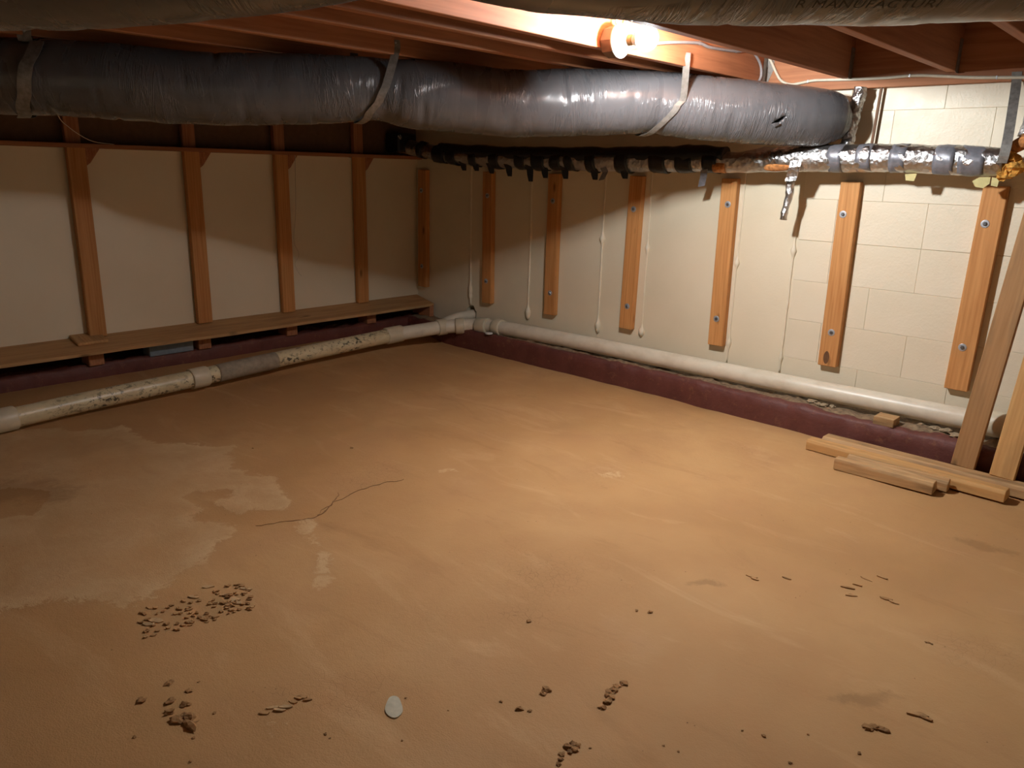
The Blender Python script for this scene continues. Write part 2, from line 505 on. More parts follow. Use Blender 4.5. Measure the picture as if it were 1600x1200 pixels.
def make_floor():
    x0, x1, y0, y1 = 0.0, XR, YB, .0
    xs = np.concatenate([np.arange(x0, 5.0, .02), np.arange(5.0, x1+.001, .25)])
    ys = np.concatenate([np.arange(y0, -3.9, .25), np.arange(-3.9, y1+.001, .02)])
    nx, ny = len(xs), len(ys)
    vs, cr, dm, ck = [], [], [], []
    for y in ys:
        for x in xs:
            z = .006*fbm(x*1.1, y*1.1)+.0022*fbm(x*6, y*6, 3)
            z += .06*(1-smoothstep(.2, .62, x))                         # bank of dirt along the left footing
            z -= .004
            c = d = k = 0.0
            if .4 < x < 5 and y > -4:
                wx, wy = x+.05*fbm(x*5, y*5, 7), y+.05*fbm(x*5, y*5, 19)
                if x < 2.7 and y < -2.1:
                    c = max(0, min(1, .5+poly_sd(wx, wy, CRUST)*4.0))
                    for h in HOLES: c *= 1-max(0, min(1, .5+poly_sd(wx, wy, h)*8))
                for q in CRUST2:
                    if abs(x-q[0][0]) < .7 and abs(y-q[0][1]) < .6:
                        c = max(c, max(0, min(.53, .40+poly_sd(wx, wy, q)*6)))
                for (dx, dy, rx, ry, rot) in DAMP:
                    a, b = wx-dx, wy-dy
                    u, v_ = a*math.cos(rot)+b*math.sin(rot), -a*math.sin(rot)+b*math.cos(rot)
                    d = max(d, 1-math.hypot(u/rx, v_/ry)*.55)
                if 2.2 < x < 2.5 and -2.75 < y < -1.95:
                    wx, wy = x+.03*fbm(x*14, y*14, 7), y+.03*fbm(x*14, y*14, 19)
                    dd = min(seg_d(wx, wy, l[i], l[i+1]) for l in CRACKS for i in range(len(l)-1))
                    k = 0.0
            z += .003*smoothstep(.4, .6, c)-.003*k
            vs.append((x, y, z)); cr.append(c); dm.append(d); ck.append(k)
    fs = [(j*nx+i, j*nx+i+1, (j+1)*nx+i+1, (j+1)*nx+i) for j in range(ny-1) for i in range(nx-1)]
    o = mesh_obj('floor', vs, fs, 'floor', smooth=True)
    for nm, arr in (('crust', cr), ('damp', dm), ('crack', ck)):
        at_ = o.data.attributes.new(nm, 'FLOAT', 'POINT'); at_.data.foreach_set('value', arr)
    return struct(o, 'dusty tan concrete floor with pale dried silt', 'floor')
floor = make_floor()
floor_z = lambda x, y: .006*fbm(x*1.1, y*1.1)+.0022*fbm(x*6, y*6, 3)+.06*(1-smoothstep(.2, .62, x))-.004

# walls
wr = struct(box('wall_right', (XL-.2, .003, -.1), (XR+.2, .2, ZTOP+.05), 'cream'), 'cream painted block wall with bolted furring strips', 'wall')
hv = []                                  # ragged hole the drain branch passes through
for k in range(22):
    a = 2*math.pi*k/22; r = .052+.012*fbm(math.cos(a)*2, math.sin(a)*2, 4)
    hv.append((.648+r*math.cos(a), r*1.15*math.sin(a)+.205))
cut(wr, prism([(x, -.05, z) for x, z in hv], [(x, .16, z) for x, z in hv], 'cream'))
wl = struct(box('wall_left', (XL-.2, YB, .235), (XL, .003, 1.28), 'cream_left'), 'cream painted wall behind pine studs', 'wall')
struct(box('wall_left_lower', (XL-.45, YB, -.1), (XL-.2, .003, .235), 'bare_concrete'), 'bare concrete recess under the long plank', 'wall')
wlu = struct(box('wall_left_upper', (XL-.2, YB, 1.28), (XL-.01, .003, ZTOP+.05), 'sheathing'), 'brown sheathing above the wall ledge', 'wall')
wb = struct(box('wall_back', (XL-.2, YB-.2, -.1), (XR+.2, YB, ZTOP+.05), 'cream'))
ws = struct(box('wall_side', (XR, YB, -.1), (XR+.2, .003, ZTOP+.05), 'cream'))

# painted concrete blocks that can be told apart, right of the last sealed seam
def make_blocks():
    me_cache = {}
    rows = [(.106, 3.40), (.309, 3.60), (.512, 3.40), (.715, 3.60), (.919, 3.60), (1.122, 3.40), (1.325, 3.395), (1.528, 3.60), (1.7312, 3.40)]
    X0, X1 = 3.02, 5.3
    for ri, (z0, xo) in enumerate(rows):
        z1 = min(z0+.2032, ZTOP)
        js = [xo+k*.4064 for k in range(-3, 8)]
        js = [X0]+[x for x in js if X0+.07 < x < X1-.05]+[X1]
        for a, b in zip(js[:-1], js[1:]):
            key = (round(b-a, 3), round(z1-z0, 3))
            if key not in me_cache:
                L, H = (b-a)/2-.0004, (z1-z0)/2-.0004
                o = mesh_obj('block', box_verts((-L, -.0015, -H), (L, .006, H)), BOX_F, 'cream_block', bevel=.0014)
                me_cache[key] = o.data
            else:
                o = bpy.data.objects.new('block', me_cache[key]); C.objects.link(o)
            o.location = ((a+b)/2, .0005+random.uniform(-.0008, .0006), (z0+z1)/2)
            put(o, wr)
make_blocks()

# sealed vertical seams with lumps of caulk
def seam(x, z0, z1, lumps, r=.006):
    n = int((z1-z0)/.02)
    P = [(x+.004*fbm(z*3, x*7)+.0, -.0005+.002*fbm(z*9, x*3, 5), z) for z in np.linspace(z0, z1, n)]
    R = []
    for p in P:
        rr = r*(1+.35*fbm(p[2]*25, x*11))
        for lz, lr in lumps: rr += lr*math.exp(-((p[2]-lz)/.02)**2)
        R.append(max(.002, rr))
    tube('caulk_seam', P, R, 'caulk', wr, 10)
seam(.64, .27, 1.32, [(.38, .009), (.33, .007), (.9, .004)], .008)
seam(1.205, .24, 1.28, [(.30, .012), (.27, .01), (.8, .004)])
seam(1.80, .24, 1.28, [(.83, .013), (.30, .013), (.27, .008)])
seam(2.125, .27, 1.28, [(.80, .012), (.31, .012), (.29, .01)], .004)
seam(2.70, .22, 1.28, [(.77, .013), (.33, .013)], .004)
seam(3.005, .22, 1.05, [(.86, .012), (.30, .007)], .005)

# ceiling: subfloor, joists on a ledger, hangers
ce = struct(box('ceiling', (XL-.2, YB-.2, ZTOP), (XR+.2, .2, ZTOP+.02), 'subfloor'), 'plywood subfloor over red-brown joists', 'ceiling')
JX = [.34, .75, 1.15, 1.56, 1.955, 2.36, 2.60, 2.775, 3.195, 3.64, 4.04, 4.45, 4.85, 5.26, 5.67, 6.07]
JB = 1.67
JL = {1.15: 'red-brown floor joist carrying the strap furthest from the lamp', 1.56: 'red-brown floor joist between the first two duct straps', 1.955: 'red-brown floor joist carrying the middle duct strap',
      2.36: 'red-brown floor joist second behind the lamp joist', 2.60: 'red-brown floor joist close behind the lamp joist', 2.775: 'brightly lit floor joist carrying the bare bulb',
      3.195: 'red-brown floor joist meeting the ledger above the foil riser', 3.64: 'red-brown floor joist meeting the ledger between riser and pipe strap', 4.04: 'red-brown floor joist by the pipe strap'}
for x in JX:
    o = board('floor_joist', (x-.019, YB+.001, (JB+ZTOP)/2), (x-.019, -.0425, (JB+ZTOP)/2), .038, ZTOP-JB, 'fir', (0, 0, 1), None, .002)
    if x in JL: tag(o, JL[x], 'joist', 'floor joists')
    elif x < 1.2: tag(o, 'red-brown floor joist above the left end of the duct, by the studded wall', 'joist', 'floor joists')
    else: tag(o, 'floor joist beyond the leaning boards', 'joist', 'floor joists')
board('ledger_board', (XL, -.022, (1.625+ZTOP)/2), (XR, -.022, (1.625+ZTOP)/2), .04, ZTOP-1.625, 'fir', (0, 0, 1), ce, .002)
for x in (2.36, 2.60, 2.775, 3.195, 3.64, 4.04):
    h = box('joist_hanger', (x+.0005, -.085, JB-.004), (x+.002, -.0425, JB+.13), 'galvanized', ce)
    if abs(x-2.775) < .01:
        vs = [(x+.003, -.0435, JB-.02), (x+.036, -.0435, JB+.06), (x+.036, -.0435, JB+.12), (x+.003, -.0435, JB+.14)]
        vs2 = [(a, b-.0015, c) for a, b, c in vs]
        put(mesh_obj('hanger_flange', vs+vs2, [(0,1,2,3), (4,5,6,7), (0,1,5,4), (1,2,6,5), (2,3,7,6), (3,0,4,7)], 'galvanized'), ce)

# footings
def footing(name, axis, a0, a1, label):
    """profile swept along the wall: face, rough top.  axis 0 = along x by the right wall, 1 = along y by the left wall"""
    na = int(abs(a1-a0)/.022); vs, pt = [], []
    prof = [(1.0, -.05), (1.0, .03), (1.0, .08), (.99, .115), (.95, .128), (.86, .132), (.74, .13), (.6, .13), (.45, .128), (.3, .127), (.1, .127), (-.05, .127)]
    if axis == 1: prof[-1] = (-2.2, .127)
    k = len(prof)
    for i in range(na+1):
        a = a0+(a1-a0)*i/na
        wdt = (.205+.05*smoothstep(2.4, 3.4, a)+.012*fbm(a*1.7, 3)) if axis == 0 else (.125+.012*fbm(a*1.7, 9))
        for j, (o_, z) in enumerate(prof):
            rough = .016*fbm(a*7, o_*3, 5)+.014*fbm(a*23, o_*9, 8)
            top = j >= 5
            off = wdt*o_+(rough*.5 if j >= 2 else 0)
            zz = z+(rough*(1.2 if j > 6 else .6) if top else (rough*.25 if j > 1 else 0))
            if axis == 0 and top and a > 2.8: zz += .012*max(0, fbm(a*9, o_*5, 21))
            vs.append((a, -off, zz) if axis == 0 else (XL+off, a, zz))
            if axis == 0: pt.append(.95 if j <= 4 else (.62+.35*fbm(a*3, 1) if j == 5 else (.38+.45*fbm(a*3, 4) if j == 6 else .15+.25*fbm(a*3, o_*4))))
            else: pt.append(.95 if j <= 6 else .6)
    fs = [(i*k+j, i*k+j+1, (i+1)*k+j+1, (i+1)*k+j) for i in range(na) for j in range(k-1)]
    o = mesh_obj(name, vs, fs, 'kerb', smooth=True)
    t_ = o.data.attributes.new('paint', 'FLOAT', 'POINT'); t_.data.foreach_set('value', pt)
    return struct(o, label, 'footing')
footing('baseboard_right', 0, XL-.03, XR, 'dark red painted footing with crumbling grey top under the clean white pipe')
footing('baseboard_left', 1, YB, -.0, 'dark red painted footing under the long wall plank')

# ------------------------------------------------------------------ ceiling lamp on the joist
_lp = on(969, 67, 0, 2.83)
LAMP_Y, LAMP_Z = _lp.y, _lp.z+.006
def make_lamp():
    x0 = 2.7755
    t = empty('ceiling_lamp', (x0, LAMP_Y, LAMP_Z))
    tag(t, 'bare glowing bulb in white porcelain lampholder fixed to the joist', 'lamp')
    def M(dx): return Matrix.Translation((x0+dx, LAMP_Y, LAMP_Z))
    jb = lathe('junction_box', [(0, .053), (.004, .056), (.046, .056), (.048, .052)], 'box_plastic', M(0), 8, t, False)
    b = lathe('lampholder', [(.048, .052), (.050, .059), (.056, .060), (.060, .056), (.061, .046), (.066, .036), (.082, .031), (.092, .029), (.094, .024)], 'porcelain', M(0), 40, t)
    lathe('socket', [(.094, .019), (.098, .0195), (.100, .018), (.104, .0195), (.108, .018), (.112, .0185)], 'brass', M(0), 28, t)
    for a in (1.9, 1.9+math.pi):
        lathe('screw', [(0, .0035), (.0015, .0035), (.0022, .002)], 'zinc', Matrix.Translation((x0+.0600, LAMP_Y+.049*math.cos(a), LAMP_Z+.049*math.sin(a))), 10, t)
    cx_, rb = .168, .044
    neck = [(.104, .0135), (.112, .0150), (.122, .022)]
    neck += [(cx_-rb*math.cos(math.radians(q)), rb*math.sin(math.radians(q))) for q in (44, 54, 64)]
    bl = lathe('bulb', neck, 'porcelain', M(0), 36, t)
    dome = [(cx_-rb*math.cos(math.radians(q)), rb*math.sin(math.radians(q))) for q in np.linspace(64, 178, 18)]
    g_ = lathe('bulb_dome', dome, 'bulb', M(0), 36, None)
    g_.parent = bl; g_.matrix_parent_inverse = M(0).inverted()
make_lamp()

# ------------------------------------------------------------------ flexible ducts
# (x px, y px, depth m, radius m)
D1 = [(-330,95,2.96), (-120,108,2.97), (0,119,3.0,57), (100,122,3.04,57), (200,130,3.09,56), (300,138,3.15,54), (400,140,3.21,53), (500,139,3.27,52),
      (560,138,3.30,49), (600,141,3.32,46.5), (645,147,3.35,52), (720,154,3.40,51), (800,162,3.45,49.5), (900,160,3.49,50), (1000,159,3.52,48), (1025,160,3.53,46.5), (1060,165,3.54,47), (1120,171,3.55,47.5), (1200,178,3.56,46.5), (1262,183,3.56,44), (1292,185,3.57,41)]
D1 = [(q[0], q[1], q[2], (q[3] if len(q) > 3 else 57)*q[2]/F_PX) for q in D1]
def duct(name, ctrl, extra, n, mat, label, amp=1.0, seg=40):
    pts = [tuple(at(x, y, d))+(r,) for x, y, d, r in ctrl]+extra
    S = catmull(pts, n)
    def wr_(i, u, th):
        q = V((math.cos(th)*1.2, math.sin(th)*1.2, u*9))
        a = noise.fractal(q, 1.0, 2.0, 3)*.0035
        q2 = V((math.cos(th)*.9+5, math.sin(th)*.9, u*26))
        fold = max(0, noise.noise(q2)-.2)*.020*max(0, min(1, .4+1.6*noise.noise(V((u*2.3, 4, math.cos(th))))))
        return amp*(a-fold)
    o = tube(name, S[:, :3], S[:, 3], mat, None, seg, True, wr_, flat=1.667)
    tag(o, label, 'duct')
    return o, S
d1, S1 = duct('insulated_duct', D1, [tuple(at(1305,187,3.58))+(.106,), tuple(at(1314,188,3.585))+(.083,), tuple(at(1319,188,3.59))+(.044,), tuple(at(1321,188,3.592))+(.008,)], 460, 'duct', 'long grey plastic-wrapped flexible duct slung in metal straps')
# the one close by runs under the joists in front of the lamp joist
FD, FR = .93, .145
edge = [(-700,60), (-300,50), (0,43), (120,40), (250,33), (380,20), (480,6), (560,-4), (640,-8), (740,-1), (850,19), (950,28), (1060,37), (1200,39), (1400,37), (1500,33), (1600,28), (1900,22), (2300,20)]
D2 = []
for x, y in edge:
    p = at(x, y, FD); rr = ray(x, y).normalized(); upv = (AX_U-rr*AX_U.dot(rr)).normalized()
    c = p+upv*FR; D2.append(tuple(c)+(FR,))
S2 = catmull(D2, 300)
def wr2(i, u, th):
    q = V((math.cos(th)*1.2, math.sin(th)*1.2+9, u*9))
    return noise.fractal(q, 1.0, 2.0, 4)*.0022-max(0, noise.noise(V((math.cos(th), math.sin(th)+3, u*34)))-.2)*.006
d2 = tube('insulated_duct', S2[:, :3], S2[:, 3], 'duct', None, 48, True, wr2)
tag(d2, 'dull grey flexible duct with printed lettering hung close under the joists', 'duct')

# printed lettering wrapped on the near duct
def duct_text(body, px0, py_base, height, S, parent, name='lettering'):
    cu = bpy.data.curves.new('t', 'FONT'); cu.body = body; cu.size = height*1.42; cu.resolution_u = 3
    cu.space_character = 1.08
    ob = bpy.data.objects.new('t', cu); C.objects.link(ob)
    dg = bpy.context.evaluated_depsgraph_get(); dg.update()
    me = bpy.data.meshes.new_from_object(ob.evaluated_get(dg))
    bpy.data.objects.remove(ob)
    bm = bmesh.new(); bm.from_mesh(me)
    bmesh.ops.triangulate(bm, faces=bm.faces)
    P = S[:, :3]; T, N, B = frames(P)
    s = np.concatenate([[0], np.cumsum(np.linalg.norm(np.diff(P, axis=0), axis=1))])
    # surface point that the pixel ray meets
    d = ray(px0, py_base).normalized(); best = None
    for i in range(len(P)):
        rel = V(P[i])-CAM; tt = rel.dot(d); miss = (CAM+d*tt-V(P[i])).length
        if miss > S[i, 3]: continue
        h = CAM+d*(tt-math.sqrt(max(0, S[i, 3]**2-miss**2))); e = abs((h-V(P[i])).dot(V(T[i])))
        if best is None or e < best[0]: best = (e, i, h)
    _, i0, h = best
    v = h-V(P[i0]); th0 = math.atan2(v.dot(V(B[i0])), v.dot(V(N[i0]))); s0 = s[i0]
    sgn = 1 if T[i0].dot(np.array(AX_R)) > 0 else -1
    for vv in bm.verts:
        ss = s0+sgn*vv.co.x
        c = V([np.interp(ss, s, P[:, k]) for k in range(3)]); n_ = V([np.interp(ss, s, N[:, k]) for k in range(3)]); b_ = V([np.interp(ss, s, B[:, k]) for k in range(3)])
        # theta = 0 is up: letters climb towards it
        th = th0-math.copysign(vv.co.y/FR, th0)
        vv.co = c+(n_*math.cos(th)+b_*math.sin(th))*(FR+.0040)
    bm.to_mesh(me); bm.free()
    me.materials.clear(); me.materials.append(MAT['print_ink'])
    o = bpy.data.objects.new(name, me); C.objects.link(o); put(o, parent)
    o['label'] = 'faded black printed capitals'
    return o
duct_text('R MANUFACTURI', 1238, 7, .0135, S2, d2)

# ------------------------------------------------------------------ duct straps
T1, N1, B1 = frames(S1[:, :3])
def cam_x(p):
    r = V(p)-CAM; return 800+F_PX*r.dot(AX_R)/r.dot(AX_F)
DX = [cam_x(p) for p in S1[:, :3]]
def idx_at(px):
    return min(range(len(S1)), key=lambda i: abs(DX[i]-px))
def strap(top, px_top, px_bot, width, label, a0=82):
    """from its nail on the joist, over the front of the duct, under it and up again behind"""
    pts, side = [top, top+V((0, 0, -.045))], []
    for a in np.linspace(a0, 300, 20):                  # angle from up, through the camera side, to the back
        f = min(1, max(0, (a-a0)/(180-a0))); px = px_top+(px_bot-px_top)*(f**1.2)
        i = idx_at(px); th = math.radians(a)
        n, b = V(N1[i]), V(B1[i])
        sg = 1 if b.dot(AX_F) < 0 else -1
        pts.append(V(S1[i, :3])+(n*math.cos(th)+b*sg*math.sin(th))*(S1[i, 3]+.009))
    pts.append(V((pts[-1].x, pts[-1].y, JB+.03)))
    P = catmull([tuple(p) for p in pts], 60)
    i = idx_at((px_top+px_bot)/2)
    o = ribbon('duct_strap', P, [T1[i]]*len(P), width, .0016, 'galvanized')
    tag(o, label, 'strap')
    lathe('nail', [(0, .0045), (.0016, .0045), (.0024, .002)], 'zinc', Matrix.Translation(top+V((.001, -.001, -.012))) @ Matrix.Rotation(-.5, 4, 'Z'), 10, o).matrix_parent_inverse = Matrix.Translation(-o.location)
    return o
strap(on(37, 43, 0, 1.153), 80, 28, .050, 'galvanized strap around the duct, furthest from the lamp', 38)
strap(on(618, 62, 0, 1.958), 603, 556, .034, 'galvanized strap pinching the middle of the long duct')
strap(on(1074, 82, 0, 2.778), 1052, 1003, .030, 'galvanized strap nailed to the lamp joist, crossing the duct slantwise')

# tear in the duct jacket near its right end
def tear():
    c = at(1203, 209, 3.20)
    i = idx_at(1203); ax = V(T1[i]); d = (c-V(S1[i, :3])); d = (d-ax*d.dot(ax)).normalized()
    c = V(S1[i, :3])+d*(S1[i, 3]+.001); up = d.cross(ax).normalized()
    if up.z < 0: up = -up
    out = [(-.028, -.012), (-.012, -.020), (.004, -.012), (.020, .006), (.03, .024), (.012, .018), (-.004, .006), (-.016, -.004)]
    cut(d1, prism([c+ax*a+up*b+d*.03 for a, b in out], [c+ax*a+up*b-d*.06 for a, b in out], 'duct'))
    lip = [c+ax*a+up*b+d*h for (a, b), h in zip([(-.03,-.016), (-.012,-.028), (.006,-.014), (.0,-.004), (-.016,-.008)], [.0, .004, .008, .012, .010])]
    lip2 = [p-d*.003 for p in lip]
    put(mesh_obj('torn_flap', lip+lip2, [(0,1,2,3,4), (5,6,7,8,9)]+[(k, (k+1) % 5, 5+(k+1) % 5, 5+k) for k in range(5)], 'duct'), d1)
tear()

# ------------------------------------------------------------------ foil-wrapped pipe along the right wall
FY = -.15
def foil_pipe():
    t = empty('foil_wrapped_pipe', (2.2, FY, 1.23))
    tag(t, 'foil insulated pipe patched with grey and black tape along the block wall', 'pipe')
    ctrl = [(.06,-.20,1.365,.05), (.20,-.19,1.36,.05), (.38,-.18,1.335,.05), (.56,-.16,1.312,.052), (1.0,FY,1.292,.055), (1.6,FY,1.285,.056), (2.1,FY,1.287,.056), (2.5,FY,1.292,.054), (2.72,FY,1.288,.052), (2.85,FY,1.300,.058),
            (3.1,FY,1.312,.061), (3.3,FY,1.314,.060), (3.5,FY,1.314,.060), (3.7,FY,1.309,.059), (3.90,FY,1.305,.056)]
    S = catmull(ctrl, 240)
    def wrk(i, u, th):
        return .006*noise.fractal(V((math.cos(th)*1.5, math.sin(th)*1.5, u*14)), 1, 2, 4)
    put_ = lambda o: put(o, t)
    tube('foil_jacket', S[:, :3], S[:, 3], 'foil', t, 24, True, wrk)
    def band(x0, x1, mat, name, grow=.004, tail=None, skew=.0):
        i = [k for k in range(len(S)) if x0 <= S[k, 0] <= x1]
        if len(i) < 2: return
        P = S[i, :3]
        o = tube(name, P, S[i, 3]+grow, mat, t, 24, True, lambda a, u, th: .006*noise.fractal(V((math.cos(th)*1.5, math.sin(th)*1.5, u*14+x0*14)), 1, 2, 4))
        return o
    random.seed(3)
    # black wrap over the left half, with gaps that show foil
    x = .30
    while x < 2.62:
        wd = random.uniform(.05, .13)
        band(x, x+wd, 'black_tape', 'black_tape_wrap', .005+random.uniform(0, .006))
        x += wd+random.choice([.02, .05, .08, .12])
    # upper black strip that runs along the top of the left half
    P = [(a, FY-.010, float(np.interp(a, S[:, 0], S[:, 2]))+.030+.006*fbm(a*5, 2)) for a in np.linspace(.5, 2.66, 70)]
    tube('black_tape_strip', P, [.049+.007*fbm(p[0]*6, 9) for p in P], 'black_tape', t, 12)
    for a, L in ((.74, .035), (.86, .03), (1.0, .04), (1.16, .05), (1.34, .075), (1.46, .05), (1.62, .05), (1.84, .05), (2.05, .04)):
        z = float(np.interp(a, S[:, 0], S[:, 2]))
        ribbon('tape_tail', [(a, FY-.045, z-.03), (a+.004, FY-.03, z-.055), (a+.006, FY-.028, z-.055-L*.5), (a+.010, FY-.026, z-.055-L)], [(1, .2, 0)]*4, [.05, .048, .042, .030], .0025, 'black_tape', t)
    for x0, x1 in ((3.20, 3.24), (3.33, 3.38), (3.47, 3.52), (3.655, 3.72), (3.755, 3.82)):
        band(x0-.018, x1+.018, 'grey_tape', 'tape_band', .0015)
    # slit of exposed fibreglass on the underside
    i = [k for k in range(len(S)) if 2.84 <= S[k, 0] <= 3.06]
    P = [(S[k, 0], FY-.030, S[k, 2]-.030) for k in i]
    tube('exposed_insulation', P, [.027*math.sin(math.pi*(q+.6)/(len(P)+.2))**.6 for q in range(len(P))], 'fiberglass', t, 12)
    i = [k for k in range(len(S)) if 2.60 <= S[k, 0] <= 2.68]
    P = [(S[k, 0], FY-.030, S[k, 2]-.024) for k in i]
    tube('exposed_insulation', P, .030, 'fiberglass', t, 10)
    # grey tape hanging down beside the slit
    ribbon('tape_tail', [(3.055, FY-.062, 1.30), (3.05, FY-.066, 1.27), (3.035, FY-.05, 1.225), (3.03, FY-.05, 1.205)], [(1, 0, .1)]*4, .055, .002, 'foil', t)
    ribbon('tape_tail', [(1.92, FY-.05, 1.25), (1.93, FY-.04, 1.225), (1.905, FY-.04, 1.18)], [(1, 0, .2)]*3, .04, .002, 'grey_tape', t)
    ribbon('tape_tail', [(2.565, FY-.05, 1.25), (2.56, FY-.04, 1.22), (2.54, FY-.02, 1.165)], [(1, 0, .2)]*3, .04, .002, 'grey_tape', t)
    # short foil drop
    P = catmull([(3.012, FY, 1.30), (3.010, FY, 1.20), (3.012, FY, 1.13), (3.002, FY, 1.085), (2.996, FY, 1.02)], 40)
    tube('foil_drop', P, [.020, ]*22+[.019-.004*math.sin((k-22)/18*math.pi) if k < 34 else .017 for k in range(22, 40)], 'foil', t, 14, True, lambda i, u, th: .004*noise.fractal(V((math.cos(th), math.sin(th), u*25)), 1, 2, 3))
    # torn end with glass wool
    random.seed(11)
    for (px, py, r) in ((1566,246,.026), (1574,258,.03), (1580,250,.024), (1570,272,.024), (1580,268,.022), (1586,262,.03), (1576,238,.018)):
        c = on(px, py, 1, FY-.02)
        clump('glass_wool', c, r, 'fiberglass_yellow', t)
    # paper facing scraps under the end
    for pts in ([(1519,283), (1530,277), (1548,276), (1546,287), (1536,294), (1524,292)], [(1414,272), (1433,271), (1428,283), (1415,282)], [(1550,277), (1562,279), (1558,292), (1548,290)]):
        q = [on(x_, y_, 1, FY-.005) for x_, y_ in pts]; q2 = [p+V((0, .003, 0)) for p in q]; n = len(q)
        put_(mesh_obj('paper_scrap', q+q2, [tuple(range(n)), tuple(range(n, 2*n))]+[(k, (k+1) % n, n+(k+1) % n, n+k) for k in range(n)], 'paper'))
    return t, S

def clump(name, c, r, mat, parent=None, squash=1.0, seed=None, rough=.85):
    s = random.uniform(0, 50) if seed is None else seed
    bm = bmesh.new(); bmesh.ops.create_icosphere(bm, subdivisions=2, radius=1)
    for v in bm.verts:
        d = 1+rough*noise.fractal(v.co*1.4+V((s, s, s)), 1, 2, 3)
        v.co = V((v.co.x*r*d, v.co.y*r*d, v.co.z*r*d*squash))
    me = bpy.data.meshes.new(name); bm.to_mesh(me); bm.free(); me.materials.append(MAT[mat])
    o = bpy.data.objects.new(name, me); C.objects.link(o); o.location = c
    if parent: put(o, parent)
    return o
foil_t, SF = foil_pipe()

# black end box of that pipe at the left wall
bx_t = empty('pipe_end_box', (.12, -.225, 1.32))
tag(bx_t, 'small black wrapped box at the dark end of the taped pipe', 'box')
box('box_body', (.055, -.30, 1.325), (.21, -.13, 1.455), 'black_tape', bx_t, .012)
clump('foil_crumple', V((.2, -.285, 1.425)), .016, 'foil', bx_t)

# vertical foil pipe behind the duct end, and a thin rod
P = catmull([tuple(on(1322,232,1,-.10)), tuple(on(1326,215,1,-.085)), tuple(on(1333,185,1,-.075)), tuple(on(1340,160,1,-.075)), tuple(on(1345,136,1,-.075))], 110)
o = tube('foil_riser', P, .028, 'foil', None, 30, True, lambda i, u, th: .008*noise.fractal(V((math.cos(th)*2, math.sin(th)*2, u*34)), 1, 2, 4))
tag(o, 'crumpled silver foil riser beside the right end of the large duct', 'pipe')
tag(board('flat_rod', (3.322, -.03, 1.30), (3.332, -.03, 1.626), .012, .008, 'dark_wood', (0, 1, 0), None, .001), 'thin dark flat rod standing against the wall beside the foil riser', 'rod')
# hanger strap and second riser at the torn end
P = catmull([tuple(on(1589,112,1,-.047)), tuple(on(1588,130,1,-.050)), tuple(on(1583,165,1,-.11)), tuple(on(1575,215,1,-.2)), tuple(on(1570,238,1,-.215)), tuple(on(1565,255,1,-.205))], 30)
tag(ribbon('pipe_strap', P, [(1, .1, 0)]*30, .036, .002, 'galvanized'), 'dull metal strap hanging the torn end of the foil pipe', 'strap')
P = catmull([(3.965, -.17, 1.40), (3.972, -.155, 1.46), (3.985, -.13, 1.54), (3.995, -.09, 1.66)], 50)
o = tube('foil_riser', P, .036, 'foil', None, 20, True, lambda i, u, th: .009*noise.fractal(V((math.cos(th)*2+4, math.sin(th)*2, u*34)), 1, 2, 4))
tag(o, 'crumpled silver foil riser beside the metal pipe strap and yellow wool', 'pipe')
P = catmull([(3.99, -.15, 1.392), (3.95, -.16, 1.378), (3.91, -.16, 1.35)], 16)
tube('brown_collar', P, .026, 'fiberglass', o, 12, True, lambda i, u, th: .005*noise.fractal(V((math.cos(th)*1.6, math.sin(th)*1.6, u*22)), 1, 2, 4))

# ------------------------------------------------------------------ cables
def cable(name, pts, r, mat, label, staples=()):
    P = catmull([tuple(p) for p in pts], 90)
    o = tube(name, P, r, mat, None, 10); tag(o, label, 'cable')
    for i in staples:
        c = V(P[i]); box('staple', c-V((.003, .007, .007)), c+V((.003, .007, .007)), 'zinc', o, .001)
    return o
X_ = 2.782
jc = [(985,75), (1035,67), (1090,67), (1110,74), (1150,80), (1172,79), (1182,88), (1189,104), (1189,120), (1184,130)]
cable('power_cable', [on(x, y, 0, X_+.004) for x, y in jc], .0065, 'cable_grey', 'grey cable stapled along the lamp joist', (38, 62))
lc = [(1200,88), (1205,96), (1215,118), (1222,127), (1235,132), (1250,130), (1270,126), (1290,125), (1330,124), (1380,122), (1430,118), (1470,119), (1520,121), (1570,121), (1640,121)]
cable('power_cable', [on(x, y, 1, -.050) for x, y in lc], .0065, 'cable_white', 'white cable stapled along the ledger board', (20, 52, 76))
for a, b in (((963,36), (970,46)), ((979,38), (974,47))):
    lw = cable('lamp_wire', [on(a[0], a[1]-14, 0, 2.79), on(*a, 0, 2.80), on(*b, 0, 2.812)], .0045, 'cable_white', 'short white wire entering the top of the lamp box')
    lw['group'] = 'wires into the lamp box'
o = tube('string', catmull([tuple(at(84,150,3.0)), tuple(at(92,183,3.15)), tuple(at(108,199,3.25)), tuple(at(130,214,3.4)), tuple(at(150,222,3.6)), tuple(on(178,225.5,0,.149))], 40), .0016, 'string', None, 6)
tag(o, 'thin pale string dangling under the long duct', 'string')
o = tube('string', catmull([tuple(on(x, y, 0, .105)) for x, y in ((461,240), (462,330), (459,375), (467,397), (461,412), (466,425), (471,431))], 60), .0018, 'string', None, 6)
tag(o, 'thin pale string stapled down the side of a stud', 'string')

